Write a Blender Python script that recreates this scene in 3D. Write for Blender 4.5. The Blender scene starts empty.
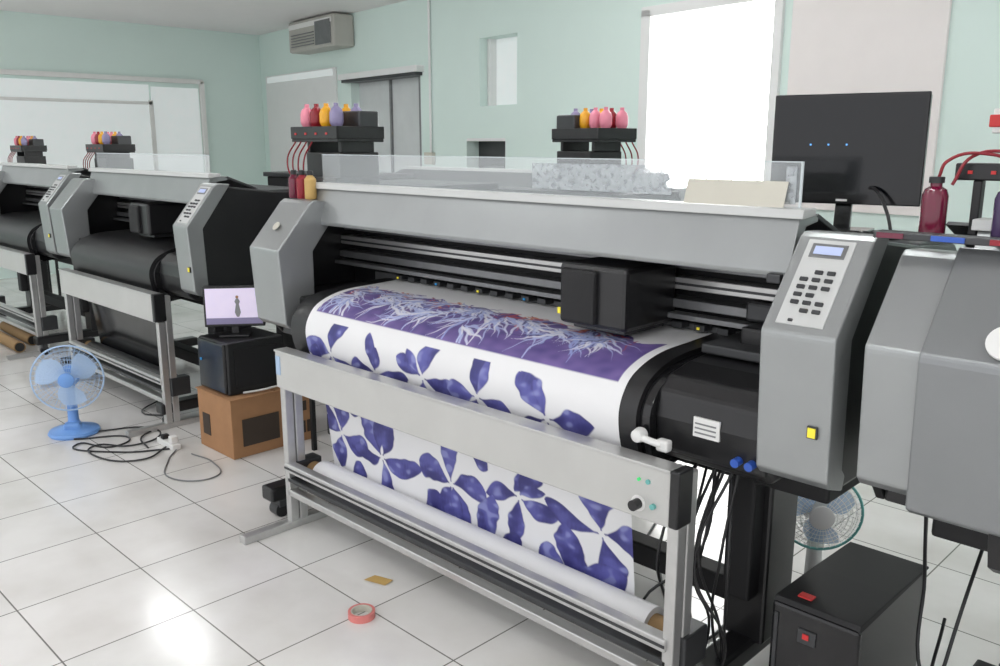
import bpy, bmesh, math, random
import numpy as np
from mathutils import Vector, Matrix, Quaternion
random.seed(7); rng=np.random.RandomState(11)
scene=bpy.context.scene
try:
    scene.view_settings.view_transform='Standard'
except Exception: pass

# ---------------------------------------------------------------- materials
def mat(name,col,rough=.5,metal=0.,var=.08,scale=6.,bump=0.,emis=None,estr=0.,alpha=1.,trans=0.,coat=0.):
    m=bpy.data.materials.new(name); m.use_nodes=True
    nt=m.node_tree; N=nt.nodes; L=nt.links
    b=N['Principled BSDF']
    tc=N.new('ShaderNodeTexCoord'); no=N.new('ShaderNodeTexNoise')
    no.inputs['Scale'].default_value=scale; no.inputs['Detail'].default_value=4
    L.new(tc.outputs['Object'],no.inputs['Vector'])
    mx=N.new('ShaderNodeMix'); mx.data_type='RGBA'
    mx.inputs[6].default_value=tuple(max(0,c*(1-var)) for c in col)+(1,)
    mx.inputs[7].default_value=tuple(min(1,c*(1+var)) for c in col)+(1,)
    L.new(no.outputs['Fac'],mx.inputs[0]); L.new(mx.outputs[2],b.inputs['Base Color'])
    b.inputs['Roughness'].default_value=rough; b.inputs['Metallic'].default_value=metal
    if bump>0:
        bp=N.new('ShaderNodeBump'); bp.inputs['Strength'].default_value=bump; bp.inputs['Distance'].default_value=.01
        L.new(no.outputs['Fac'],bp.inputs['Height']); L.new(bp.outputs['Normal'],b.inputs['Normal'])
    if emis:
        b.inputs['Emission Color'].default_value=tuple(emis)+(1,); b.inputs['Emission Strength'].default_value=estr
    b.inputs['Alpha'].default_value=alpha
    b.inputs['Transmission Weight'].default_value=trans
    b.inputs['Coat Weight'].default_value=coat
    return m
M={}
M['silver']=mat('silver_grey_plastic',(.34,.355,.355),.29,.55,.10,4)
M['silver_d']=mat('darker_grey_plastic',(.24,.25,.255),.31,.5,.10,4)
M['silver_l']=mat('light_grey_panel',(.58,.59,.58),.4,.1,.04)
M['alu']=mat('brushed_aluminium',(.56,.56,.55),.33,.7,.1,30)
M['beam']=mat('beam_painted_metal',(.54,.54,.52),.36,.2,.08)
M['black']=mat('black_plastic',(.012,.012,.013),.34,0,.3)
M['black_m']=mat('black_matte',(.008,.008,.009),.65,0,.3)
M['black_g']=mat('glossy_black',(.010,.010,.011),.14,0,.2)
M['dark']=mat('dark_grey_metal',(.06,.062,.065),.4,.5,.2)
M['midgrey']=mat('mid_grey_metal',(.22,.225,.23),.35,.6,.2,20)
M['white']=mat('white_plastic',(.78,.78,.76),.4)
M['paper']=mat('white_paper',(.82,.82,.82),.6,0,.03)
M['cream']=mat('cream_plastic',(.6,.58,.5),.45)
M['acgrey']=mat('aircon_casing',(.46,.45,.41),.5)
M['card']=mat('corrugated_cardboard',(.36,.19,.09),.85,0,.15,12)
M['cardd']=mat('cardboard_print',(.05,.035,.025),.8)
M['core']=mat('cardboard_core',(.32,.2,.09),.8)
M['mint']=mat('mint_wall_paint',(.71,.84,.79),.85,0,.035,1.5,.05)
M['ceil']=mat('ceiling_paint',(.90,.87,.87),.9,0,.02)
M['board']=mat('white_board',(.80,.81,.80),.5,0,.03)
M['boardw']=mat('warm_white_board',(.83,.79,.77),.7,0,.03)
M['pink']=mat('magenta_ink',(.72,.03,.18),.3,0,.1,coat=.3)
M['lpink']=mat('light_magenta_ink',(.82,.27,.36),.35)
M['yellow']=mat('yellow_ink',(.85,.42,.02),.3)
M['cyan']=mat('cyan_ink',(.02,.30,.70),.3)
M['purple']=mat('dark_ink',(.06,.035,.10),.25)
M['lilac']=mat('lilac_ink',(.28,.25,.42),.3)
M['maroon']=mat('magenta_dark_ink',(.14,.006,.03),.2,coat=.4)
M['red']=mat('red_plastic',(.6,.03,.03),.4)
M['redd']=mat('ink_tube_red',(.26,.01,.02),.35)
M['blue']=mat('blue_plastic',(.16,.34,.72),.35)
M['bluel']=mat('translucent_blue_blade',(.5,.68,.92),.3,alpha=.75)
M['navy']=mat('sticker_blue',(.03,.10,.45),.4)
M['teal']=mat('teal_plastic',(.15,.45,.42),.4)
M['ysticker']=mat('yellow_sticker',(.85,.72,.05),.5,emis=(.9,.75,.05),estr=.15)
M['green']=mat('green_led',(.05,.5,.15),.4,emis=(.05,.6,.15),estr=.5)
M['lcd']=mat('lcd_display',(.45,.52,.75),.3,emis=(.5,.58,.85),estr=.15)
M['acryl']=mat('clear_acrylic',(.85,.90,.92),.08,0,.02,alpha=.20)
M['acryl_e']=mat('acrylic_edge',(.75,.82,.84),.15,0,.02,alpha=.7)
M['screen']=mat('dark_screen',(.004,.005,.007),.10,0,.1)
M['led']=mat('blue_led',(.1,.35,.8),.4,emis=(.15,.45,1.),estr=1.)
M['tape']=mat('tan_tape',(.55,.36,.12),.5)
M['tapered']=mat('pink_tape_roll',(.70,.22,.2),.45)
M['daylight']=mat('daylight_outside',(.9,.9,.9),.9,emis=(1,.98,.97),estr=10.0)
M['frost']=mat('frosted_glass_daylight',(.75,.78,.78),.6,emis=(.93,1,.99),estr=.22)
M['tubelight']=mat('fluorescent_tube',(.9,.9,.9),.5,emis=(.97,1,1),estr=50)
M['shutter']=mat('grey_shutter',(.64,.67,.67),.6)
M['film']=mat('bubble_film',(.60,.64,.72),.15,.3,.55,60,.8,alpha=.5)

def floor_mat():
    m=bpy.data.materials.new('white_floor_tiles'); m.use_nodes=True
    nt=m.node_tree;N=nt.nodes;L=nt.links;b=N['Principled BSDF']
    tc=N.new('ShaderNodeTexCoord'); mp=N.new('ShaderNodeMapping')
    T=.45
    mp.inputs['Location'].default_value=(2.78+T*20, -1.24+T*20,0)
    L.new(tc.outputs['Object'],mp.inputs['Vector'])
    br=N.new('ShaderNodeTexBrick'); br.offset=0; br.squash=1
    br.inputs['Scale'].default_value=1; br.inputs['Brick Width'].default_value=T; br.inputs['Row Height'].default_value=T
    br.inputs['Mortar Size'].default_value=.0032; br.inputs['Mortar Smooth'].default_value=.3
    br.inputs['Color1'].default_value=(.84,.82,.80,1); br.inputs['Color2'].default_value=(.79,.78,.76,1)
    br.inputs['Mortar'].default_value=(.20,.195,.18,1)
    L.new(mp.outputs[0],br.inputs['Vector'])
    no=N.new('ShaderNodeTexNoise'); no.inputs['Scale'].default_value=2.3; no.inputs['Detail'].default_value=6
    L.new(tc.outputs['Object'],no.inputs['Vector'])
    cr=N.new('ShaderNodeValToRGB'); cr.color_ramp.elements[0].position=.3; cr.color_ramp.elements[0].color=(.84,.83,.81,1)
    cr.color_ramp.elements[1].position=.6; cr.color_ramp.elements[1].color=(1,1,1,1)
    L.new(no.outputs['Fac'],cr.inputs[0])
    mx=N.new('ShaderNodeMix'); mx.data_type='RGBA'; mx.blend_type='MULTIPLY'; mx.inputs[0].default_value=1
    L.new(br.outputs['Color'],mx.inputs[6]); L.new(cr.outputs[0],mx.inputs[7]); L.new(mx.outputs[2],b.inputs['Base Color'])
    mr=N.new('ShaderNodeMapRange'); mr.inputs[3].default_value=.09; mr.inputs[4].default_value=.24
    L.new(no.outputs['Fac'],mr.inputs[0]); L.new(mr.outputs[0],b.inputs['Roughness'])
    b.inputs['IOR'].default_value=1.55
    bp=N.new('ShaderNodeBump'); bp.inputs['Strength'].default_value=.3; bp.inputs['Distance'].default_value=.002; bp.invert=True
    L.new(br.outputs['Fac'],bp.inputs['Height']); L.new(bp.outputs['Normal'],b.inputs['Normal'])
    return m
M['floor']=floor_mat()

# ---------------------------------------------------------------- builders
class Obj:
    def __init__(s,name,loc=(0,0,0),rz=0.,org=None,sc=1.):
        s.e=bpy.data.objects.new(name,None); scene.collection.objects.link(s.e)
        s.e.location=loc; s.e.rotation_euler=(0,0,math.radians(rz)); s.e.empty_display_size=.1
        s.e.scale=(sc,sc,sc)
        s.o=Vector(org if org is not None else loc)
    def add(s,name,data,m,bev=0,seg=2):
        o=bpy.data.objects.new(name,data); scene.collection.objects.link(o); o.parent=s.e
        if m is not None:
            data.materials.append(M[m] if isinstance(m,str) else m)
        if bev>0:
            md=o.modifiers.new('bevel','BEVEL'); md.width=bev; md.segments=seg; md.limit_method='ANGLE'
            md.angle_limit=math.radians(30)
        return o
    def mesh(s,name,vs,fs,m,bev=0,smooth=False,seg=2,ang=35):
        me=bpy.data.meshes.new(name)
        me.from_pydata([tuple(Vector(v)-s.o) for v in vs],[],fs); 
        bm=bmesh.new(); bm.from_mesh(me); bmesh.ops.recalc_face_normals(bm,faces=bm.faces); bm.to_mesh(me); bm.free()
        if smooth:
            me.shade_smooth(); me.set_sharp_from_angle(angle=math.radians(ang))
        return s.add(name,me,m,bev,seg)
    def box(s,name,x0,x1,y0,y1,z0,z1,m,bev=.003):
        vs=[(x,y,z) for z in (z0,z1) for y in (y0,y1) for x in (x0,x1)]
        return s.mesh(name,vs,[(0,1,3,2),(4,5,7,6),(0,1,5,4),(2,3,7,6),(0,2,6,4),(1,3,7,5)],m,bev)
    def prism(s,name,prof,x0,x1,m,bev=.004,smooth=False):
        n=len(prof)
        vs=[(x0,y,z) for y,z in prof]+[(x1,y,z) for y,z in prof]
        fs=[tuple(range(n)),tuple(range(2*n-1,n-1,-1))]+[(i,(i+1)%n,n+(i+1)%n,n+i) for i in range(n)]
        return s.mesh(name,vs,fs,m,bev,smooth)
    def lathe(s,name,p,d,prof,m,n=28,cap=True,bev=0):
        p=Vector(p); d=Vector(d).normalized(); q=d.to_track_quat('Z','Y')
        vs=[];fs=[]
        for r,h in prof:
            for i in range(n):
                a=2*math.pi*i/n
                vs.append(p+q@Vector((r*math.cos(a),r*math.sin(a),h)))
        for k in range(len(prof)-1):
            for i in range(n):
                j=(i+1)%n; fs.append((k*n+i,k*n+j,(k+1)*n+j,(k+1)*n+i))
        if cap:
            fs.append(tuple(range(n-1,-1,-1))); b=(len(prof)-1)*n; fs.append(tuple(range(b,b+n)))
        return s.mesh(name,vs,fs,m,bev,True)
    def cyl(s,name,p0,p1,r,m,n=24,r2=None):
        p0=Vector(p0);p1=Vector(p1);L=(p1-p0).length
        return s.lathe(name,p0,p1-p0,[(r,0),(r if r2 is None else r2,L)],m,n)
    def wires(s,name,lines,r,m,cyc=False,smooth=True):
        cu=bpy.data.curves.new(name,'CURVE'); cu.dimensions='3D'; cu.bevel_depth=r; cu.bevel_resolution=2; cu.resolution_u=8
        for pts in lines:
            if smooth:
                sp=cu.splines.new('BEZIER'); sp.bezier_points.add(len(pts)-1)
                for b,p in zip(sp.bezier_points,pts):
                    b.co=Vector(p)-s.o; b.handle_left_type='AUTO'; b.handle_right_type='AUTO'
            else:
                sp=cu.splines.new('POLY'); sp.points.add(len(pts)-1)
                for b,p in zip(sp.points,pts): b.co=tuple(Vector(p)-s.o)+(1,)
            sp.use_cyclic_u=cyc
        return s.add(name,cu,m)

# ---------------------------------------------------------------- room
CX,CY,H=-11.88,7.0,3.2
fl=Obj('floor'); fl.box('floor_tiles',-12.1,5.5,-4.5,7.6,-.1,0,'floor',0)
ce=Obj('ceiling'); ce.box('ceiling_slab',-12.1,5.5,-1.2,7.6,H,H+.1,'ceil',0)
wl=Obj('wall_left'); wl.box('wall_surface',CX-.2,CX,-4.5,7.2,0,H,'mint',0)
bw=Obj('wall_back',(CX,CY,0),-7,org=(0,0,0))
def wallgrid(o,w0,w1,z0,z1,holes,th,m):
    xs=sorted(set([w0,w1]+[h[0] for h in holes]+[h[1] for h in holes]))
    for i in range(len(xs)-1):
        a,b=xs[i],xs[i+1]; mid=(a+b)/2
        hs=sorted([(h[2],h[3]) for h in holes if h[0]<=mid<=h[1]])
        z=z0
        for (ha,hb) in hs:
            if ha>z: o.box('wall_panel',a,b,0,th,z,ha,m,0)
            z=hb
        if z<z1: o.box('wall_panel',a,b,0,th,z,z1,m,0)
holes=[(2.7,4.28,1.0,2.42),(5.37,5.97,2.02,2.68),(5.14,5.79,1.05,1.70),(7.65,8.86,.9,2.66)]
wallgrid(bw,0,16.5,0,H,holes,.25,'mint')
def W(name): return Obj(name,(CX,CY,0),-7,org=(0,0,0))
w=W('window_1'); w.box('shutter',2.7,4.28,.12,.16,1.0,2.42,'shutter',0)
w.box('mullion',3.46,3.49,.09,.125,1.0,2.42,'midgrey')
w.box('lintel',2.55,4.36,-.10,.02,2.42,2.49,'board'); w.box('lintel_dark_strip',2.62,4.32,-.09,.11,2.385,2.42,'dark')  # lintel with a solid dark strip along its underside
w.box('reveal',4.24,4.28,.0,.14,1.0,2.38,'midgrey')
w=W('window_2'); w.box('niche_back',5.37,5.97,.18,.22,2.02,2.68,'frost',0); w.box('niche_frame',5.37,5.42,.1,.2,2.02,2.68,'board')
w=W('window_3'); w.box('dark_pane',5.14,5.79,.16,.2,1.05,1.70,'dark',0); w.box('pane_frame',5.14,5.79,.0,.05,1.67,1.70,'board')
w.box('shelf_items',5.35,5.7,.06,.15,1.05,1.42,'midgrey')
w=W('window_4'); w.box('outside_daylight',7.55,8.96,.26,.28,.8,2.76,'daylight',0)
w.box('frame_left',7.58,7.68,-.03,.2,.85,2.70,'board'); w.box('frame_right',8.83,8.9,-.03,.2,.85,2.70,'board')
w.box('frame_top',7.58,8.9,-.03,.2,2.64,2.72,'board'); w.box('sill',7.5,8.95,-.08,.2,.82,.9,'board')
for k in range(1,10): w.box('security_bar',7.65+k*.121-.004,7.65+k*.121+.004,.2,.21,.9,2.64,'frost',0)
w=W('whiteboard'); w.box('board',.22,2.36,-.03,-.002,1.1,2.6,'board'); w.box('painted_sun_strip',.3,2.3,-.045,-.03,2.50,2.58,'frost')  # sunlight on the board's top edge put in as a faintly glowing strip
w=W('pinboard'); w.box('board',8.98,10.05,-.03,-.002,1.2,2.95,'boardw')
w=W('trim_1'); w.wires('conduit',[[(4.5,-.02,3.2),(4.5,-.02,1.5)]],.014,'board'); w.box('switch_box',4.4,4.56,-.05,-.005,1.42,1.55,'cream')
w=W('air_conditioner')
w.box('body',1.62,2.85,-.30,-.002,2.80,3.18,'acgrey',.03)
for k in range(5): w.box('louver',1.72,2.35,-.315,-.29,2.86+k*.035,2.872+k*.035,'midgrey')
w.box('grille',2.4,2.80,-.315,-.28,2.84,3.12,'midgrey'); w.box('intake',1.66,2.82,-.31,-.28,3.08,3.14,'white')
w=Obj('window_5')
x=CX
w.box('frosted_panel',x+.002,x+.03,-1,5.27,1.2,2.42,'frost'); w.box('frosted_panel_b',x+.002,x+.025,5.3,5.98,1.2,2.4,'frost')
w.box('frame_top',x+.002,x+.06,-1,6.04,2.46,2.52,'white'); w.box('frame_side',x+.002,x+.06,6.0,6.06,1.0,2.5,'white')
w.box('frame_mid',x+.002,x+.05,5.25,5.31,1.0,2.22,'white'); w.box('rail',x+.002,x+.05,-1,5.3,2.16,2.2,'white')

for (fx,fy) in [(-7.8,3.3),(-8.1,.6),(-4.2,3.3),(-4.6,.2),(-1.2,2.9),(-1.0,-.3),(1.6,1.5)]:
    f=Obj('ceiling_light_fixture',(fx,fy,H-.06))
    f.box('housing',fx-.65,fx+.65,fy-.08,fy+.08,H-.05,H-.001,'white')
    for dy in (-.04,.04): f.cyl('tube',(fx-.6,fy+dy,H-.07),(fx+.6,fy+dy,H-.07),.014,'tubelight',12)

# ---------------------------------------------------------------- printer
def crom(pts,n=10):
    P=[Vector((p[0],p[1])) for p in pts]; P=[2*P[0]-P[1]]+P+[2*P[-1]-P[-2]]; out=[]
    for i in range(1,len(P)-2):
        for k in range(n):
            t=k/n; a,b,c,d=P[i-1:i+3]
            out.append(.5*((2*b)+(c-a)*t+(2*a-5*b+4*c-d)*t*t+(3*b-a-3*c+d)*t**3))
    out.append(P[-2]); return [(p.x,p.y) for p in out]
APRON=crom([(2.42,1.045),(2.28,1.04),(2.15,1.036),(2.06,1.02),(1.99,.99),(1.95,.95),(1.93,.90),(1.935,.83),(1.96,.75)],6)
def offs(prof,d):
    out=[]
    for i,p in enumerate(prof):
        a=Vector(prof[max(0,i-1)]);b=Vector(prof[min(len(prof)-1,i+1)]);t=(b-a).normalized()
        out.append((p[0]+d*t.y, p[1]-d*t.x*1))
    return out
def printer(loc,L,rz=0,carriage=None,detail=True,legs=None,badge=False,rbw=.19,lbw=.235):
    P=Obj('large_format_printer',loc,rz,org=(0,1.93,0))
    lb=lbw; rb=rbw
    body=[(2.15,1.42),(1.975,1.19),(1.985,.86),(2.06,.80),(2.72,.80),(2.75,.84),(2.75,1.345),(2.72,1.365),(2.45,1.38)]
    shell=[(2.20,1.428),(2.12,1.432),(2.10,1.42),(1.925,1.205),(1.925,1.19),(1.945,.845),(1.965,.825),(2.04,.80),(2.05,.84),(2.03,.86),(2.02,1.19),(2.18,1.40)]
    sh2=[(2.22,1.40),(2.11,1.408),(2.09,1.395),(1.925,1.205),(1.925,1.19),(1.945,.885),(1.965,.865),(2.04,.84),(2.10,.86),(2.10,.90),(2.10,1.19),(2.24,1.36)]
    bod2=[(2.17,1.39),(2.0,1.19),(2.01,.86),(2.06,.80),(2.72,.80),(2.75,.84),(2.75,1.345),(2.72,1.365),(2.45,1.375)]
    P.prism('end_side_plate_left',bod2,.008,.03,'black',.004); P.prism('end_cover_left',sh2,0,lb,'silver',.006)
    P.box('end_base_left',.03,lb-.01,2.05,2.72,.80,1.0,'black',.01)
    P.prism('end_body_right',body,L-rb+.01,L-.008,'black',.01); P.prism('end_cover_right',shell,L-rb,L,'silver',.006)
    P.box('rear_body',.03,L-rb+.02,2.46,2.75,.80,1.36,'black_m',.01)
    P.box('frame_beam',.1,L-.1,2.2,2.6,.68,.80,'black_m',.01)
    P.prism('front_cover',[(2.15,1.30),(2.145,1.315),(2.19,1.455),(2.20,1.462),(2.30,1.462),(2.30,1.44),(2.23,1.43),(2.17,1.30)],.13,L-rb-.045,'silver',.003)
    P.prism('cover_lip',[(2.172,1.455),(2.176,1.48),(2.25,1.48),(2.25,1.46),(2.19,1.455)],.12,L-rb-.03,'silver_l',.002)
    P.prism('cover_rear_slope',[(2.28,1.455),(2.30,1.462),(2.50,1.385),(2.50,1.37)],.03,L-rb-.045,'dark',.002)
    P.box('rear_top',.02,L-.02,2.46,2.75,1.36,1.385,'dark',.006)
    P.box('guide_rail',.03,L-rb+.01,2.39,2.46,1.185,1.225,'alu',.003)
    P.box('guide_rail_groove',.03,L-rb+.01,2.387,2.391,1.20,1.208,'dark',0)
    P.box('guide_rail_top',.03,L-rb+.01,2.41,2.46,1.25,1.268,'midgrey',.002)
    P.box('guide_rail_lower',.03,L-rb+.01,2.38,2.46,1.125,1.155,'midgrey',.003)
    P.box('belt_cover',.03,L-rb+.01,2.35,2.40,1.095,1.112,'midgrey',.002)
    P.box('rear_platen',lb,L-rb,2.43,2.46,1.0,1.07,'midgrey',.004)
    n=int((L-.9)/.085)
    for i in range(n):
        xx=.45+i*.085
        P.box('pinch_roller',xx,xx+.04,2.38,2.43,1.058,1.08,'dark',.003)
        if i%3==0: P.box('pinch_mark',xx+.014,xx+.024,2.376,2.381,1.064,1.072,'cyan' if i%2 else 'ysticker',0)
    xa,xb=.33,L-rb-.36
    inner=offs(APRON,.004)
    back=[(2.02,.72),(2.2,.74),(2.42,.80)]
    P.prism('heated_apron',inner+back,xa,xb,'black',0,True)
    P.prism('apron_flange_right',offs(APRON,-.012)+back,xb,xb+.035,'black_g',.002)
    P.prism('apron_flange_left',offs(APRON,-.006)+back,xa-.04,xa,'black',.002)
    P.box('left_gap_housing',lb-.01,xa-.035,2.02,2.46,.80,1.0,'black',.01)
    x0=xb+.03
    P.prism('maintenance_housing',[(2.46,1.05),(2.13,1.03),(2.03,1.01),(1.985,.97),(1.97,.90),(1.985,.80),(2.03,.765),(2.46,.765)],x0,L-rb+.01,'black',.012)
    P.box('station_floor',x0,L-rb,2.2,2.46,1.04,1.07,'dark',.006)
    P.box('cap_station',x0+.08,x0+.25,2.28,2.42,1.06,1.12,'black',.01)
    P.box('station_bracket',x0+.05,x0+.2,2.36,2.44,1.12,1.18,'dark',.01)
    if detail:
        P.box('warning_label',x0+.13,x0+.21,1.967,1.974,.87,.925,'white',0)
        for k in range(3): P.box('label_text',x0+.136,x0+.20,1.965,1.9675,.880+k*.013,.884+k*.013,'midgrey',0)
        P.lathe('lock_lever',(xb+.02,1.93,.85),(0,-1,0),[(.020,0),(.022,.01),(.018,.03),(.010,.035)],'white',20)
        P.cyl('lever_arm',(xb+.02,1.905,.85),(xb+.085,1.925,.835),.010,'white',12)
        P.box('lever_pad',xb+.07,xb+.11,1.92,1.95,.815,.85,'white',.008)
        for k in range(2): P.cyl('blue_knob',(L-rb-.065+.04*k,1.985,.83),(L-rb-.065+.04*k,1.955,.828),.012,'navy',16)
        P.box('cover_hinge_tab',L-rb-.10,L-rb-.06,2.13,2.15,1.285,1.31,'dark',.003)
    A=Vector((2.11,1.4315));B=Vector((1.925,1.205)); nn=Vector((-.774,.633))
    def sl(name,x0_,x1_,t0,t1,h,m,bev=.0015):
        a=A.lerp(B,t0);b=A.lerp(B,t1)
        pr=[tuple(a-nn*.004),tuple(a+nn*h),tuple(b+nn*h),tuple(b-nn*.004)]
        P.prism(name,pr,L-rb+x0_,L-rb+x1_,m,bev)
    sl('panel_plate',.03,.15,.08,.92,.003,'silver_l')
    sl('lcd_frame',.045,.135,.12,.26,.005,'midgrey'); sl('lcd',.055,.125,.15,.23,.0065,'lcd',0)
    for r_ in range(6):
        for c_ in range(3):
            if (r_,c_) in ((0,0),(5,0),(3,2)): continue
            sl('button',.048+.031*c_,.068+.031*c_,.39+.075*r_,.425+.075*r_,.008,'dark')
    sl('power_button',.06,.072,.87,.895,.007,'dark')
    P.box('indicator_sticker',L-rb+.135,L-rb+.16,1.93,1.938,.955,.985,'dark',0); P.box('yellow_window',L-rb+.138,L-rb+.157,1.927,1.932,.958,.982,'ysticker',0)
    if badge: P.lathe('logo_badge',(.12,1.995,1.298),(0,-.774,.633),[(.020,0),(.020,.004)],'cream',20)
    if carriage is not None:
        c=carriage
        P.box('carriage_body',c,c+.27,2.12,2.40,1.075,1.275,'black',.015)
        P.box('carriage_front',c+.02,c+.16,2.10,2.13,1.085,1.26,'black_m',.01)
        P.box('carriage_label',c-.002,c+.028,2.116,2.121,1.105,1.125,'ysticker',0)
        P.box('carriage_foot',c+.03,c+.24,2.16,2.38,1.058,1.08,'dark',.005)
    for lx in (legs or (.17,L-.36)):
        P.box('leg',lx-.07,lx+.07,2.26,2.44,.14,.70,'black',.01)
        P.box('leg_inner',lx-.045,lx+.045,2.2,2.27,.3,.70,'black_m',.01)
        P.box('foot',lx-.045,lx+.045,1.84,2.85,.085,.15,'black',.01)
        for cy_ in (1.9,2.78):
            P.cyl('caster_stem',(lx,cy_,.09),(lx,cy_,.06),.02,'dark',12)
            P.cyl('caster_wheel',(lx-.03,cy_,.034),(lx+.03,cy_,.034),.034,'black',20)
            P.box('caster_fork',lx-.038,lx+.038,cy_-.02,cy_+.02,.05,.085,'dark',.004)
    P.box('lower_crossbar',.2,L-.36,2.3,2.38,.22,.30,'black_m',.006)
    return P
def stand(loc,L,detail=True,rm=None,r=.055):
    S=Obj('take_up_stand',loc,0,org=(0,1.93,0))
    a,b=.32,L-.375
    S.box('tension_beam',a-.02,b,1.845,1.90,.64,.80,'beam',.006)
    S.box('beam_lip',a-.02,b,1.84,1.905,.797,.806,'alu',.002)
    S.box('beam_end_cap',b,b+.03,1.838,1.91,.645,.808,'black',.006)
    for lx in (a,b+.005):
        S.box('upright',lx-.022,lx+.018,1.905,1.945,.03,.79,'alu',.004)
        S.box('upright_groove',lx-.008,lx+.004,1.9,1.906,.05,.64,'midgrey',0)
        S.box('upright_front',lx-.02,lx+.016,1.86,1.90,.03,.64,'alu',.004)
        S.box('foot',lx-.025,lx+.02,1.63,2.08,.0,.035,'alu',.005)
        S.box('bracket',lx-.04,lx+.03,1.90,2.02,.19,.30,'dark',.006)
    S.box('front_rail',a,b,1.85,1.89,.265,.305,'alu',.005)
    S.box('front_rail_groove',a,b,1.847,1.851,.28,.288,'dark',0)
    S.box('middle_rail',a,b,1.86,1.90,.215,.235,'dark',.003)
    S.box('lower_rail',a,b,1.86,1.90,.15,.18,'alu',.005)
    if detail:
        S.cyl('speed_knob',(b-.10,1.846,.685),(b-.10,1.815,.685),.015,'black',20)
        S.cyl('knob_ring',(b-.10,1.846,.685),(b-.10,1.842,.685),.023,'white',24)
        S.cyl('led',(b-.10,1.846,.755),(b-.10,1.84,.755),.005,'green',12)
        S.cyl('led_b',(b-.07,1.846,.755),(b-.07,1.84,.755),.007,'teal',12)
        S.cyl('switch',(b-.05,1.846,.69),(b-.05,1.835,.69),.008,'teal',12)
        S.box('blue_label',a-.01,a+.02,1.841,1.846,.7,.78,'bluel',0)
    if rm:
        p0,p1=a+.10,b-.12
        S.cyl('media_roll',(p0,1.975,.245),(p1,1.975,.245),r,rm,40)
        S.cyl('core',(a+.03,1.975,.245),(b-.06,1.975,.245),.040,'core',28)
        S.cyl('chuck_left',(a+.02,1.975,.245),(a+.05,1.975,.245),.035,'black',24)
        S.lathe('motor_hub',(b-.075,1.975,.245),(1,0,0),[(.03,0),(.045,.02),(.045,.06),(.035,.07)],'black',24)
    return S

LA=2.64; XA=-3.45
printer((XA,1.93,0),LA,carriage=1.63,badge=True)
stand((XA,1.93,0),LA,True,'paper',.06)
LB=2.10; XB=-6.60
printer((XB,2.15,0),LB,carriage=.9,detail=False,rbw=.17)
stand((XB,2.15,0),LB+.04,False,'black',.05)
LC=2.0; XC=-8.95
printer((XC,2.25,0),LC,detail=False)
stand((XC,2.25,0),LC,False)
XD=-.745
printer((XD,1.93,0),LA,detail=False,carriage=.9,legs=(.62,2.2))
printer((-2.75,4.55,0),LA,rz=180,detail=False)

k=Obj('black_media_sheet',(XB,2.15,0),0,org=(0,1.93,0))
prof=offs(APRON,-.006)+[(1.99,.6),(2.02,.35),(2.03,.25)]
vs=[];fs=[]
xa_,xb_=.42,LB-.60
for (y,z) in prof: vs+= [(xa_,y,z),(xb_,y,z)]
for i in range(len(prof)-1): fs.append((2*i,2*i+1,2*i+3,2*i+2))
k.mesh('sheet',vs,fs,'black_g',0,True)

# ---------------------------------------------------------------- printed paper
prof=crom([(2.42,1.051),(2.28,1.046),(2.15,1.041),(2.06,1.025),(1.986,.995),(1.946,.954),(1.925,.90),(1.93,.83),(1.955,.75),(1.985,.67),(2.0,.6),(2.018,.45),(2.032,.33),(2.0372,.245)],40)
PR=np.array(prof); ds=np.r_[0,np.cumsum(np.hypot(*np.diff(PR,axis=0).T))]; SL=ds[-1]; AW=1.61
res=.003; nA=int(AW/res)+1; nS=int(SL/res)+1
aa=np.linspace(0,AW,nA); ss=np.linspace(0,SL,nS)
Yp=np.interp(ss,ds,PR[:,0]); Zp=np.interp(ss,ds,PR[:,1])
A_,S_=np.meshgrid(aa,ss)
rip=.004*np.sin(A_*9+S_*3)*np.clip((S_-.8)/.3,0,1)*np.clip((SL-.05-S_)/.2,0,1)
X_=XA+.42+A_; Yg=np.repeat(Yp[:,None],nA,1)+rip*.6; Zg=np.repeat(Zp[:,None],nA,1)
WH=np.array([.82,.82,.825])
col=np.ones((nS,nA,3))*WH
def sst(x,a,b):
    t=np.clip((x-a)/(b-a),0,1); return t*t*(3-2*t)
def noise2(f,seed,n=14):
    r=np.random.RandomState(seed); o=0
    for i in range(n):
        th=r.uniform(0,6.28); ff=f*r.uniform(.5,2); o=o+np.sin(ff*(A_*math.cos(th)+S_*math.sin(th))+r.uniform(0,6.28))
    return o/math.sqrt(n)
N1=noise2(30,1); N2=noise2(90,2); N3=noise2(220,3)
def win(ca,cs,R):
    return (slice(max(0,int((cs-R)/SL*nS)),max(1,min(nS,int((cs+R)/SL*nS)+1))),slice(max(0,int((ca-R)/AW*nA)),max(1,min(nA,int((ca+R)/AW*nA)+1))))
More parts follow.
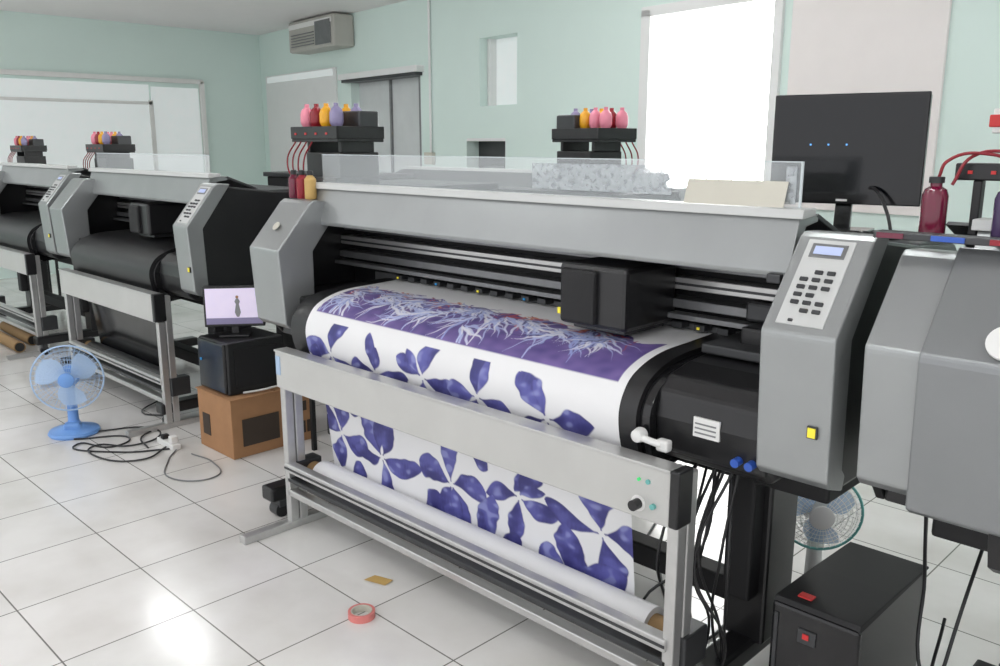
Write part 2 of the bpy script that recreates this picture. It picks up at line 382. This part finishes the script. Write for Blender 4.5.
def petal(ca,cs,th,Lp,Wp,seed):
    r=np.random.RandomState(seed); W_=win(ca,cs,Lp*1.3)
    a=A_[W_]; s=S_[W_]; n1=N1[W_]; n2=N2[W_]; n3=N3[W_]
    if a.size==0: return
    da=a-ca; dss=s-cs; ct,st=math.cos(th),math.sin(th)
    p=(da*ct+dss*st)/Lp; q=(-da*st+dss*ct)
    q=q-Lp*r.uniform(-.4,.4)*p*p
    t=np.clip(p,0,1); e2=r.uniform(.5,.95); e1=r.uniform(.9,1.5); pk=e1/(e1+e2)
    w_=Wp*(t**e1*(1-t)**e2)/(pk**e1*(1-pk)**e2)
    w_=w_*(1+.16*n1+.06*n2)
    w_=np.where((t<.35),np.maximum(w_,.0045),w_)
    ins=sst(w_-np.abs(q),-.001,.004)*(p>0)*(p<1)
    g=r.uniform(-.6,.8)
    f=1/(1+np.exp(-(2.0*(g+.9*n1+.4*n2+.2*n3+.5*np.sin(q*60+seed)))))
    dk=np.array([.035,.033,.17]); md=np.array([.115,.115,.40]); hi=np.array([.34,.37,.66])
    c=dk*(1-f[...,None])+md*f[...,None]
    h=sst(n2+.6*n1+g,.6,1.8); c=c*(1-.6*h[...,None])+hi*.6*h[...,None]
    e=np.clip(np.abs(q)/(w_+1e-4),0,1); c=c*(1-.25*e[...,None]**5)
    col[W_]=col[W_]*(1-ins[...,None])+ins[...,None]*c
sb=.475
# (a, s, scale, petals)
cent=[(.16,.63,1.0,4),(.44,.66,.95,4),(.74,.64,1.0,4),(1.02,.66,1.0,4),(1.33,.65,1.05,4),(1.60,.70,.9,3),(.02,.74,.9,3),(.30,.84,.9,3),(.88,.84,.9,3),(1.2,.86,.9,3),
      (.10,1.01,1.1,4),(.38,1.08,1.15,5),(.78,1.06,1.15,5),(1.12,1.00,1.0,4),(1.50,1.04,1.1,4),(.18,1.30,1.1,4),(.58,1.30,1.1,4),(.95,1.27,1.2,5),(1.36,1.27,1.3,6)]
sd=5
random.seed(33)
for (ca,cs,sc,n) in cent:
    th0=random.uniform(0,6.28); ca+=random.uniform(-.02,.02); cs+=random.uniform(-.02,.02)
    for i in range(n):
        th=th0+i*2*math.pi/n+random.uniform(-.3,.3)
        petal(ca+.012*math.cos(th),cs+.012*math.sin(th),th,sc*random.uniform(.13,.20),sc*random.uniform(.036,.054),sd); sd+=1
        if random.random()<.35: petal(ca+.012*math.cos(th),cs+.012*math.sin(th),th+.5,sc*random.uniform(.10,.15),sc*random.uniform(.022,.034),sd+500)
def blend(mask,c):
    global col
    col=col*(1-mask[...,None])+mask[...,None]*c
blend(sst(-(S_-(sb+.035)),-.001,.001),WH)
top=.215+.02*N1
bandm=sst(-(S_-sb),-.001,.001)*sst(S_-top,0,.004)*sst(A_,.03,.034)*sst(-A_,-(AW-.03),-(AW-.034))
pb_=np.array([.125,.085,.27])+.018*(N1+N2)[...,None]*np.array([1,.6,1.2])
blend(bandm,np.clip(pb_,0.01,1))
lim=sst(-(S_-sb+.004),-.001,.001)*sst(S_-.165,0,.004)*sst(A_,.03,.034)*sst(-A_,-(AW-.03),-(AW-.034))
def stroke(ca,cs,th,Lp,Wp,cv,c,op=1.):
    W_=win(ca,cs,Lp*1.3); As=A_[W_]; Ss=S_[W_]
    if As.size==0: return
    da=As-ca; d2=Ss-cs; p=(da*math.cos(th)+d2*math.sin(th))/Lp; q=-da*math.sin(th)+d2*math.cos(th)
    q=q-Lp*cv*p*p-.004*np.sin(p*14)
    w_=Wp*np.sin(np.pi*np.clip(p,0,1)**.7)**.7
    m_=op*sst(w_-np.abs(q),-.001,.002)*(p>0)*(p<1)*lim[W_]
    col[W_]=col[W_]*(1-m_[...,None])+m_[...,None]*np.array(c)
lightc=[(.46,.52,.78),(.66,.69,.84),(.78,.78,.85),(.32,.38,.68)]; warm=[(.52,.09,.09),(.62,.22,.12),(.34,.06,.12),(.12,.08,.30)]
for i in range(110):
    ca=rng.uniform(.03,1.5); cs=rng.uniform(.17,.28)
    stroke(ca,cs,rng.uniform(0,3.1),rng.uniform(.04,.11),rng.uniform(.004,.011),rng.uniform(-.5,.5),warm[rng.randint(4)],.9)
for i in range(44):
    ca=.02+i*.033+rng.uniform(-.02,.02); cs=rng.uniform(.20,.39); th0=rng.uniform(.0,.9) if rng.rand()<.6 else rng.uniform(2.1,3.0)
    if ca>1.42 or (ca>.9 and cs>.33): continue
    for j in range(11):
        th=th0+(j-5)*.12+rng.uniform(-.05,.05)
        cc=lightc[rng.randint(4)]
        if rng.rand()<.12: cc=(.06,.05,.2)
        stroke(ca+rng.uniform(-.014,.014),cs+rng.uniform(-.014,.014),th,rng.uniform(.08,.20),rng.uniform(.0035,.0085),rng.uniform(-.4,.6),cc,.85)
verts=np.stack([X_-XA,Yg-1.93,Zg],-1).reshape(-1,3)
ii,jj=np.meshgrid(np.arange(nS-1),np.arange(nA-1),indexing='ij'); b0=(ii*nA+jj).ravel()
faces=np.stack([b0,b0+nA,b0+nA+1,b0+1],-1)
me=bpy.data.meshes.new('printed_sheet'); 
me.vertices.add(len(verts)); me.vertices.foreach_set('co',verts.ravel().astype(np.float32))
me.loops.add(faces.size); me.loops.foreach_set('vertex_index',faces.ravel().astype(np.int32))
me.polygons.add(len(faces)); me.polygons.foreach_set('loop_start',(np.arange(len(faces))*4).astype(np.int32))
me.polygons.foreach_set('loop_total',np.full(len(faces),4,np.int32))
me.update(calc_edges=True); me.validate(); me.shade_smooth()
at=me.color_attributes.new('print','FLOAT_COLOR','POINT')
c4=np.ones((nS*nA,4),np.float32); c4[:,:3]=np.clip(col.reshape(-1,3),0,1); at.data.foreach_set('color',c4.ravel())
pm=bpy.data.materials.new('floral_printed_paper'); pm.use_nodes=True
n_=pm.node_tree.nodes.new('ShaderNodeVertexColor'); n_.layer_name='print'
bb=pm.node_tree.nodes['Principled BSDF']; pm.node_tree.links.new(n_.outputs[0],bb.inputs['Base Color']); bb.inputs['Roughness'].default_value=.5
pp=Obj('printed_paper',(XA,1.93,0),0,org=(0,1.93,0)); pp.add('printed_sheet',me,pm)

# ---------------------------------------------------------------- ink stations
def bottle(o,x,y,z,m,r=.022,h=.10,cap='black',name='ink_bottle'):
    o.lathe(name,(x,y,z),(0,0,1),[(r*.9,0),(r,.006),(r,h*.72),(r*.55,h*.84),(r*.45,h*.88)],m,18)
    o.lathe('cap',(x,y,z+h*.87),(0,0,1),[(r*.55,0),(r*.55,h*.14),(r*.4,h*.17)],cap,14)
def inkstation(x,y,z0=1.386,rz=0,sc=1.,lift=0.):
    o=Obj('ink_supply_station',(x,y,z0),rz,org=(0,0,-lift),sc=sc)
    if lift: o.box('pedestal',-.14,.17,-.12,.13,-lift,0,'black_m',.006)
    o.box('lower_block',-.12,.17,-.11,.13,0,.16,'black',.006)
    o.box('lower_lip',-.2,.18,-.14,.13,.02,.04,'black',.004)
    for sx in (-.11,.16): o.box('post',sx-.012,sx+.012,-.1,.1,.16,.22,'black',.003)
    o.box('shelf',-.2,.2,-.14,.14,.21,.225,'black',.003)
    o.box('tray_front',-.2,.2,-.145,-.13,.225,.285,'black',.003); o.box('tray_back',-.2,.2,.13,.145,.225,.285,'black',.003)
    o.box('tray_left',-.2,-.19,-.14,.14,.225,.285,'black',.003); o.box('tray_right',.19,.2,-.14,.14,.225,.285,'black',.003)
    ms=['lpink','lpink','redd','lpink','yellow','yellow','lilac','lilac']
    for k in range(4):
        for j in range(2):
            xx=-.155+k*.085; yy=-.07+j*.12
            o.lathe('inverted_bottle',(xx,yy,.232),(0,0,1),[(.012,0),(.016,.04),(.032,.065),(.035,.075),(.035,.115),(.028,.135),(.012,.15),(.012,.165)],ms[(k*2+j)%8],18)
    o.box('ink_reservoir',.03,.19,.0,.12,.24,.36,'dark',.008)
    for k in range(4):
        o.box('sensor',-.16+k*.09,-.145+k*.09,-.148,-.144,.245,.255,'red',0)
    lines=[[(-.17+k*.05,-.135,.215),(-.17+k*.05,-.19,.12),(-.15+k*.04,-.17,.03),(-.12+k*.03,-.12,.01)] for k in range(4)]
    o.wires('ink_tubes',lines,.004,'redd')
    return o
inkstation(-3.73,2.61,1.386,lift=.06)
inkstation(-7.38,2.92,1.386,sc=.9,lift=.0)
inkstation(-9.80,3.05,1.386,sc=.85,lift=.0)
inkstation(-3.15,3.95,rz=170,lift=.06)
for (x,y,s) in [(-3.73,2.61,1),(-7.38,2.92,.9),(-9.80,3.05,.85)]:
    t=Obj('ink_station_pedestal',(x,y,0),0,org=(0,0,0))
    t.box('top',-.2*s,.2*s,-.16*s,.16*s,1.36,1.384,'black',.004)
    for sx in (-.16*s,.16*s):
        for sy in (-.12*s,.12*s): t.box('leg',sx-.012,sx+.012,sy-.012,sy+.012,0,1.36,'black_m',.002)
    t.box('lower_shelf',-.18*s,.18*s,-.14*s,.14*s,.5,.52,'black_m',.003)
for i_,(dx,m_) in enumerate([(0,'maroon'),(.065,'redd'),(.13,'tape')]):
    o=Obj('ink_bottle',(-3.435+dx,2.16,1.4085)); bottle(o,-3.435+dx,2.16,1.4085,m_,.026,.12)

z=1.434
o=Obj('ink_supply_rack',(-.6,2.3,1.43))
for (x,y,m_) in [(-.715,2.19,'maroon'),(-.55,2.16,'purple'),(-.50,2.20,'purple'),(-.54,2.34,'maroon')]:
    o.lathe('ink_bottle',(x,y,z),(0,0,1),[(.027,0),(.029,.008),(.029,.095),(.024,.11),(.013,.117),(.013,.125)],m_,22)
    o.lathe('cap',(x,y,z+.125),(0,0,1),[(.017,0),(.017,.014)],'black',16)
o.box('rack_plate',-.70,-.40,2.26,2.31,z+.13,z+.17,'black',.004); o.box('rack_post',-.66,-.64,2.27,2.3,z,z+.13,'black',.003)
o.box('rack_post_b',-.46,-.44,2.27,2.3,z,z+.13,'black',.003)
for k in range(5): o.box('indicator',-.67+k*.05,-.66+k*.05,2.256,2.261,z+.145,z+.153,'red',0)
o.box('tower',-.54,-.30,2.48,2.62,1.386,z+.36,'black',.008)
o.box('upper_box',-.64,-.25,2.40,2.55,z+.24,z+.37,'black',.006)
o.lathe('upper_bottle',(-.60,2.47,z+.37),(0,0,1),[(.026,0),(.028,.01),(.028,.07),(.011,.10)],'lpink',18)
o.lathe('upper_bottle_b',(-.53,2.47,z+.37),(0,0,1),[(.026,0),(.028,.01),(.028,.07),(.011,.10)],'pink',18)
o.box('red_switch_case',-.675,-.645,2.42,2.47,z+.24,z+.30,'white',.003); o.box('red_switch',-.682,-.655,2.415,2.45,z+.255,z+.285,'red',.003)
o.wires('ink_tube',[[(-.715,2.20,z+.137),(-.70,2.2,z+.175),(-.62,2.26,z+.19),(-.58,2.29,z+.17)],[(-.69,2.22,z+.12),(-.66,2.24,z+.185),(-.56,2.32,z+.20),(-.50,2.44,z+.26)]],.004,'redd')
o=Obj('label_rail',(-.78,2.05,1.436))
o.box('rail',-.80,.3,2.055,2.105,1.4335,1.45,'dark',.003)
for i_,(a,b,m_) in enumerate([(-.79,-.73,'maroon'),(-.67,-.60,'navy'),(-.55,-.49,'redd'),(-.40,-.33,'navy')]): o.box('label',a,b,2.051,2.056,1.436,1.448,m_,0)
o=Obj('printer_side_cover',(-.64,1.93,1.2),0); o.prism('wide_cover',[(2.10,1.425),(1.915,1.207),(1.912,1.19),(1.93,.845),(1.955,.83),(1.98,.84),(1.96,1.19),(2.12,1.41)],-.625,-.28,'silver_d',.006)
o.lathe('round_badge',(-.465,1.944,1.25),(0,-.774,.633),[(.04,0),(.04,.008)],'white',28)

o=Obj('acrylic_shield',(-2.2,2.3,1.48))
o.box('panel',-3.28,-1.06,2.21,2.214,1.481,1.60,'acryl',0); o.box('panel_edge',-3.28,-1.06,2.2095,2.2145,1.60,1.603,'acryl_e',0)
o.box('panel_edge_right',-1.062,-1.056,2.209,2.2145,1.481,1.603,'acryl_e',0)
o.box('bubble_film',-2.02,-1.46,2.204,2.208,1.50,1.585,'film',0)
o.box('bubble_film_end',-1.10,-1.07,2.204,2.208,1.49,1.59,'film',0)
o=Obj('paper_card',(-1.3,2.19,1.481)); o.mesh('card',[(-1.40,2.18,1.482),(-1.09,2.18,1.482),(-1.09,2.20,1.55),(-1.40,2.20,1.55),(-1.40,2.182,1.482),(-1.09,2.182,1.482),(-1.09,2.202,1.55),(-1.40,2.202,1.55)],[(0,1,2,3),(4,5,6,7),(0,1,5,4),(2,3,7,6),(0,3,7,4),(1,2,6,5)],'cream')
o=Obj('acrylic_shield',(-5.4,2.5,1.481)); o.box('panel',-6.4,-4.75,2.43,2.434,1.481,1.58,'acryl',0); o.box('panel_edge',-6.4,-4.75,2.4295,2.4345,1.58,1.585,'acryl_e',0)

# ---------------------------------------------------------------- monitor on the printer
o=Obj('computer_monitor',(-1.12,2.62,1.386),12,org=(0,0,0),sc=.8)
o.box('base',-.11,.11,-.07,.09,0,.012,'black_g',.005); o.prism('neck',[(.01,.01),(.03,.14),(.045,.14),(.045,.01)],-.03,.03,'black_g',.004)
o.box('casing',-.27,.27,-.01,.035,.11,.505,'black',.008)
o.box('bezel',-.272,.272,-.022,-.008,.105,.51,'black_g',.004)
o.box('screen_glass',-.255,.255,-.0245,-.021,.14,.495,'screen',0)
for k in range(3): o.box('status_light',-.13+.065*k,-.124+.065*k,-.0255,-.0245,.322,.328,'led',0)
o.box('logo',-.02,.02,-.0235,-.0215,.116,.124,'white',0)
o=Obj('cable_bundle',(-1.0,2.55,1.386)); o.wires('cable',[[(-1.08,2.66,1.50),(-1.02,2.6,1.52),(-.96,2.55,1.46),(-.92,2.5,1.392)],[(-.95,2.55,1.392),(-1.0,2.48,1.40),(-.93,2.46,1.392),(-.88,2.56,1.392)]],.005,'black')

o=Obj('cardboard_box',(-4.24,2.35,0))
o.box('carton',-4.43,-4.06,2.10,2.62,0.0,.325,'card',.004)
o.box('lid_flap',-4.44,-4.05,2.095,2.35,.325,.331,'card',.001); o.box('lid_flap_b',-4.44,-4.05,2.37,2.625,.325,.331,'card',.001)
o.box('printed_block',-4.062,-4.056,2.16,2.38,.06,.21,'cardd',0)
for k in range(5): o.box('printed_text',-4.062,-4.056,2.43+k*.032,2.45+k*.032,.05,.12,'cardd',0)
for k in range(4): o.box('printed_text',-4.062,-4.056,2.43+k*.034,2.455+k*.034,.18,.235,'cardd',0)
o.box('side_print',-4.38,-4.30,2.097,2.102,.08,.2,'cardd',0)
o=Obj('computer_case',(-4.26,2.28,.332))
o.box('case',-4.43,-4.12,2.13,2.47,.333,.62,'black',.01); o.box('front_panel',-4.42,-4.13,2.115,2.135,.34,.615,'black_g',.01)
o.box('side_recess',-4.122,-4.115,2.17,2.43,.37,.58,'black_m',0); o.cyl('power_led',(-4.38,2.116,.5),(-4.38,2.11,.5),.008,'cyan',12)
o=Obj('small_monitor',(-4.27,2.27,.622),52,org=(0,0,0))
o.box('base',-.08,.08,-.05,.06,0,.012,'black',.004); o.box('neck',-.02,.02,0,.02,.01,.09,'black',.004)
o.box('casing',-.16,.16,-.005,.03,.05,.275,'black',.006)
scr=mat('pink_white_display',(.6,.54,.68),.4,emis=(.72,.64,.82),estr=.42,var=.1,scale=12)
o.box('display',-.148,.148,-.008,-.004,.066,.262,scr,0)
o.box('display_footer',-.148,.148,-.0095,-.008,.066,.10,M['lilac'],0)
o.lathe('figure_head',(.02,-.0095,.215),(0,-1,0),[(.008,0),(.008,.001)],'card',12)
o.mesh('figure_dress',[(.014,-.0095,.207),(.026,-.0095,.207),(.034,-.0095,.19),(.028,-.0095,.175),(.036,-.0095,.13),(.026,-.0095,.105),(.014,-.0095,.105),(.004,-.0095,.13),(.012,-.0095,.175),(.006,-.0095,.19)],[(0,1,2,3,4,5,6,7,8,9)],'midgrey')
o=Obj('white_cable_bundle',(-4.1,2.42,.333)); 
o.wires('cable_coil',[[(-4.1+.0,2.2,.345),(-4.08,2.3,.345),(-4.09,2.42,.345),(-4.08,2.55,.345)],[(-4.1,2.5,.35),(-4.07,2.56,.36),(-4.1,2.58,.345)]],.006,'white')
o.box('adapter',-4.105,-4.06,2.49,2.56,.333,.355,'white',.006)

# ---------------------------------------------------------------- fans
def fan(name,loc,rz,hz,R,mb,mblade,baseR=.15):
    o=Obj(name,loc,rz,org=(0,0,0))
    o.lathe('base',(0,0,0),(0,0,1),[(baseR*.95,0),(baseR,.012),(baseR*.95,.025),(baseR*.5,.045),(.035,.06),(.03,.07)],mb,36)
    o.box('control_block',-.045,.045,-.07,0,.03,.075,mb,.012)
    o.lathe('neck',(0,.01,.05),(0,0,1),[(.04,0),(.03,.03),(.026,hz-.12),(.032,hz-.06)],mb,20)
    o.lathe('motor',(0,.12,hz),(0,-1,0),[(.02,0),(.05,.02),(.06,.06),(.06,.10),(.045,.12)],mb,24)
    gm='bluel' if mb=='blue' else mb
    rings=[]
    for k in range(1,9):
        rr=R*k/8; dep=.055*(1-(rr/R)**2)
        for sgn in (-1,1):
            rings.append([(rr*math.cos(t*math.pi/18),-.035+sgn*dep,hz+rr*math.sin(t*math.pi/18)) for t in range(36)])
    o.wires('guard_rings',rings,.0011,gm,True,False)
    sp=[]
    for t in range(40):
        a=t*2*math.pi/40
        for sgn in (-1,1):
            sp.append([(R*f*math.cos(a),-.035+sgn*.055*(1-f*f),hz+R*f*math.sin(a)) for f in (.15,.4,.65,.85,1)])
    o.wires('guard_spokes',sp,.0010,gm,False,False)
    o.wires('rim',[[(R*math.cos(t*math.pi/18),-.035,hz+R*math.sin(t*math.pi/18)) for t in range(36)]],.005,gm if mb=='blue' else 'teal',True,False)
    o.lathe('center_badge',(0,-.085,hz),(0,-1,0),[(.042,0),(.042,.008),(.03,.012)],mb,24)
    for b in range(3):
        a0=b*2*math.pi/3+.4; vs=[];fs=[]
        for i in range(7):
            f=i/6; rr=.03+(R*.86-.03)*f
            wd=.35+.45*math.sin(math.pi*min(1,f*.75+.1))
            for j in range(6):
                g=j/5-.5; a=a0+g*2*wd*(1-.25*f)+.3*f
                vs.append((rr*math.cos(a),-.035-.035*g,hz+rr*math.sin(a)))
        for i in range(6):
            for j in range(5): fs.append((i*6+j,i*6+j+1,(i+1)*6+j+1,(i+1)*6+j))
        o.mesh('blade',vs,fs,mblade,0,True)
    return o
fan('desk_fan',(-5.13,1.67,0),62,.34,.19,'blue','bluel',.14)
fan('desk_fan',(-1.19,2.80,0),32,.40,.14,'white','bluel',.12)

# ---------------------------------------------------------------- PC tower bottom right
o=Obj('pc_tower',(-.865,2.3,0))
o.box('chassis',-.975,-.745,2.08,2.56,.015,.425,'black',.008)
o.box('front_bezel',-.98,-.74,2.055,2.085,.01,.43,'black_g',.01)
o.prism('top_cap',[(2.06,.425),(2.07,.442),(2.30,.438),(2.56,.428),(2.56,.42),(2.06,.42)],-.978,-.742,'black_m',.004)
o.box('bezel_groove',-.968,-.958,2.051,2.056,.05,.40,'dark',0)
o.box('io_panel',-.90,-.85,2.05,2.057,.34,.38,'dark',.001)
o.box('red_mark',-.885,-.868,2.047,2.051,.355,.37,'red',0)
for k in range(4): o.box('logo_letter',-.89+k*.016,-.879+k*.016,2.050,2.0545,.255,.268,'white',0)
o.box('power_button',-.93,-.89,2.10,2.13,.438,.445,'red',.002)
for sx in (-.95,-.775):
    for sy in (2.14,2.5): o.cyl('foot',(sx,sy,0),(sx,sy,.016),.014,'black_m',12)

# ---------------------------------------------------------------- cables and clutter
def cable(name,lines,r,m):
    l=lines[0][0]; o=Obj(name,(l[0],l[1],0)); o.wires('cable',lines,r,m); return o
random.seed(3)
L1=[]
for k in range(11):
    x=-1.10-.022*k; L1.append([(x,2.05+.02*k,.78),(x+random.uniform(-.05,.05),2.0+random.uniform(-.05,.08),.5),(x-.05+random.uniform(-.1,.1),2.05+random.uniform(-.05,.1),.25),(x+random.uniform(-.1,.05),2.1,.008+.004*k)])
cable('hanging_cables',L1,.0045,'black')
cable('floor_cable',[[(-.62,2.75,.01),(-.55,2.55,.008),(-.68,2.35,.008),(-.5,2.3,.008),(-.45,2.6,.01)],[(-.7,2.62,.25),(-.66,2.4,.1),(-.6,2.3,.01),(-.5,2.2,.01)],[(-.58,2.6,.75),(-.60,2.3,.3),(-.62,2.25,.01),(-.5,2.1,.01)],[(-.66,2.2,.75),(-.69,2.35,.5),(-.64,2.3,.2),(-.45,2.4,.01)],[(-.6,2.9,.01),(-.4,2.85,.008),(-.3,2.65,.01),(-.5,2.55,.01)]],.005,'black')
def px(z,pts): return [(x,y,z) for x,y in pts]
cable('floor_cable',[px(.006,[(-5.0,1.62),(-4.8,1.85),(-4.72,1.72),(-4.9,1.6),(-4.6,1.72),(-4.45,1.95)]),px(.01,[(-4.55,1.85),(-4.75,1.9),(-4.95,2.2),(-5.2,2.1),(-5.4,2.3)]),px(.008,[(-5.05,1.75),(-4.9,2.0),(-4.7,1.98),(-4.66,1.8),(-4.8,1.66),(-4.62,1.6),(-4.4,1.75),(-4.5,1.93)])],.005,'black')
cable('floor_cable',[px(.006,[(-4.42,1.95),(-4.3,1.85),(-4.02,1.75),(-3.9,1.9),(-4.1,2.0),(-4.3,1.98)])],.004,'midgrey')
cable('floor_cable',[px(.007,[(-2.05,3.1),(-1.8,2.7),(-1.5,2.75),(-1.35,2.45),(-1.4,2.2)]),px(.007,[(-1.9,2.9),(-1.6,2.5),(-1.3,2.3)])],.005,'black')
o=Obj('power_strip',(-4.5,1.95,0)); o.box('strip',-4.62,-4.42,1.93,1.98,.0,.035,'white',.006); o.box('plug',-4.48,-4.44,1.935,1.975,.034,.075,'white',.006); o.box('plug_b',-4.58,-4.545,1.935,1.975,.034,.06,'black',.006)
o=Obj('tape_roll',(-2.31,1.64,0),0,org=(0,0,0))
o.lathe('outer_roll',(0,0,0),(0,0,1),[(.038,0),(.048,0),(.048,.026),(.038,.026),(.038,0)],'tapered',32,False)
o.lathe('inner_core',(0,0,.001),(0,0,1),[(.034,0),(.0385,0),(.0385,.025),(.034,.025),(.034,0)],'cream',32,False)
o=Obj('tape_scrap',(-2.48,1.84,0),20,org=(0,0,0)); o.mesh('scrap',[(-.05,-.02,.002),(.05,-.025,.003),(.06,.02,.006),(-.03,.03,.002)],[(0,1,2,3)],'tape')
for (p0,p1) in [((-8.5,2.12,.046),(-7.5,2.10,.046)),((-8.5,2.28,.046),(-7.7,2.26,.046)),((-8.2,1.85,.046),(-7.35,1.80,.046))]:
    o=Obj('cardboard_tube',p0); o.cyl('tube',p0,p1,.045,'core',24)
    v=(Vector(p1)-Vector(p0)).normalized()
    o.cyl('tube_bore',Vector(p1)-v*.002,Vector(p1)+v*.001,.036,'black_m',20)
o=Obj('storage_cabinet',(-4.0,3.0,0))
o.box('cabinet',-4.3,-3.5,3.0,3.5,0,1.40,'black_m',.01); o.box('cabinet_top',-4.32,-3.48,2.98,3.52,1.40,1.43,'dark',.005); o.box('door_seam',-3.905,-3.895,2.995,3.0,.05,1.38,'midgrey',0)
o2=Obj('ink_bottle',(-4.25,3.1,1.431)); bottle(o2,-4.25,3.1,1.4305,'pink',.035,.19,'pink')
o=Obj('storage_cabinet',(-5.2,3.2,0))
o.box('cabinet',-5.6,-4.6,3.3,3.8,0,1.42,'black_m',.01); o.box('cabinet_top',-5.62,-4.58,3.28,3.82,1.42,1.45,'dark',.005)

# ---------------------------------------------------------------- world / camera
wd=bpy.data.worlds.new('world'); scene.world=wd; wd.use_nodes=True
bg=wd.node_tree.nodes['Background']; bg.inputs[0].default_value=(.97,.975,1,1); bg.inputs[1].default_value=1.38
cam=bpy.data.cameras.new('camera'); co=bpy.data.objects.new('camera',cam); scene.collection.objects.link(co)
co.location=(0,0,1.65); co.rotation_euler=(math.radians(90-12.4),0,math.radians(44.6))
cam.sensor_width=36; cam.lens=31.07; cam.clip_start=.05
scene.camera=co
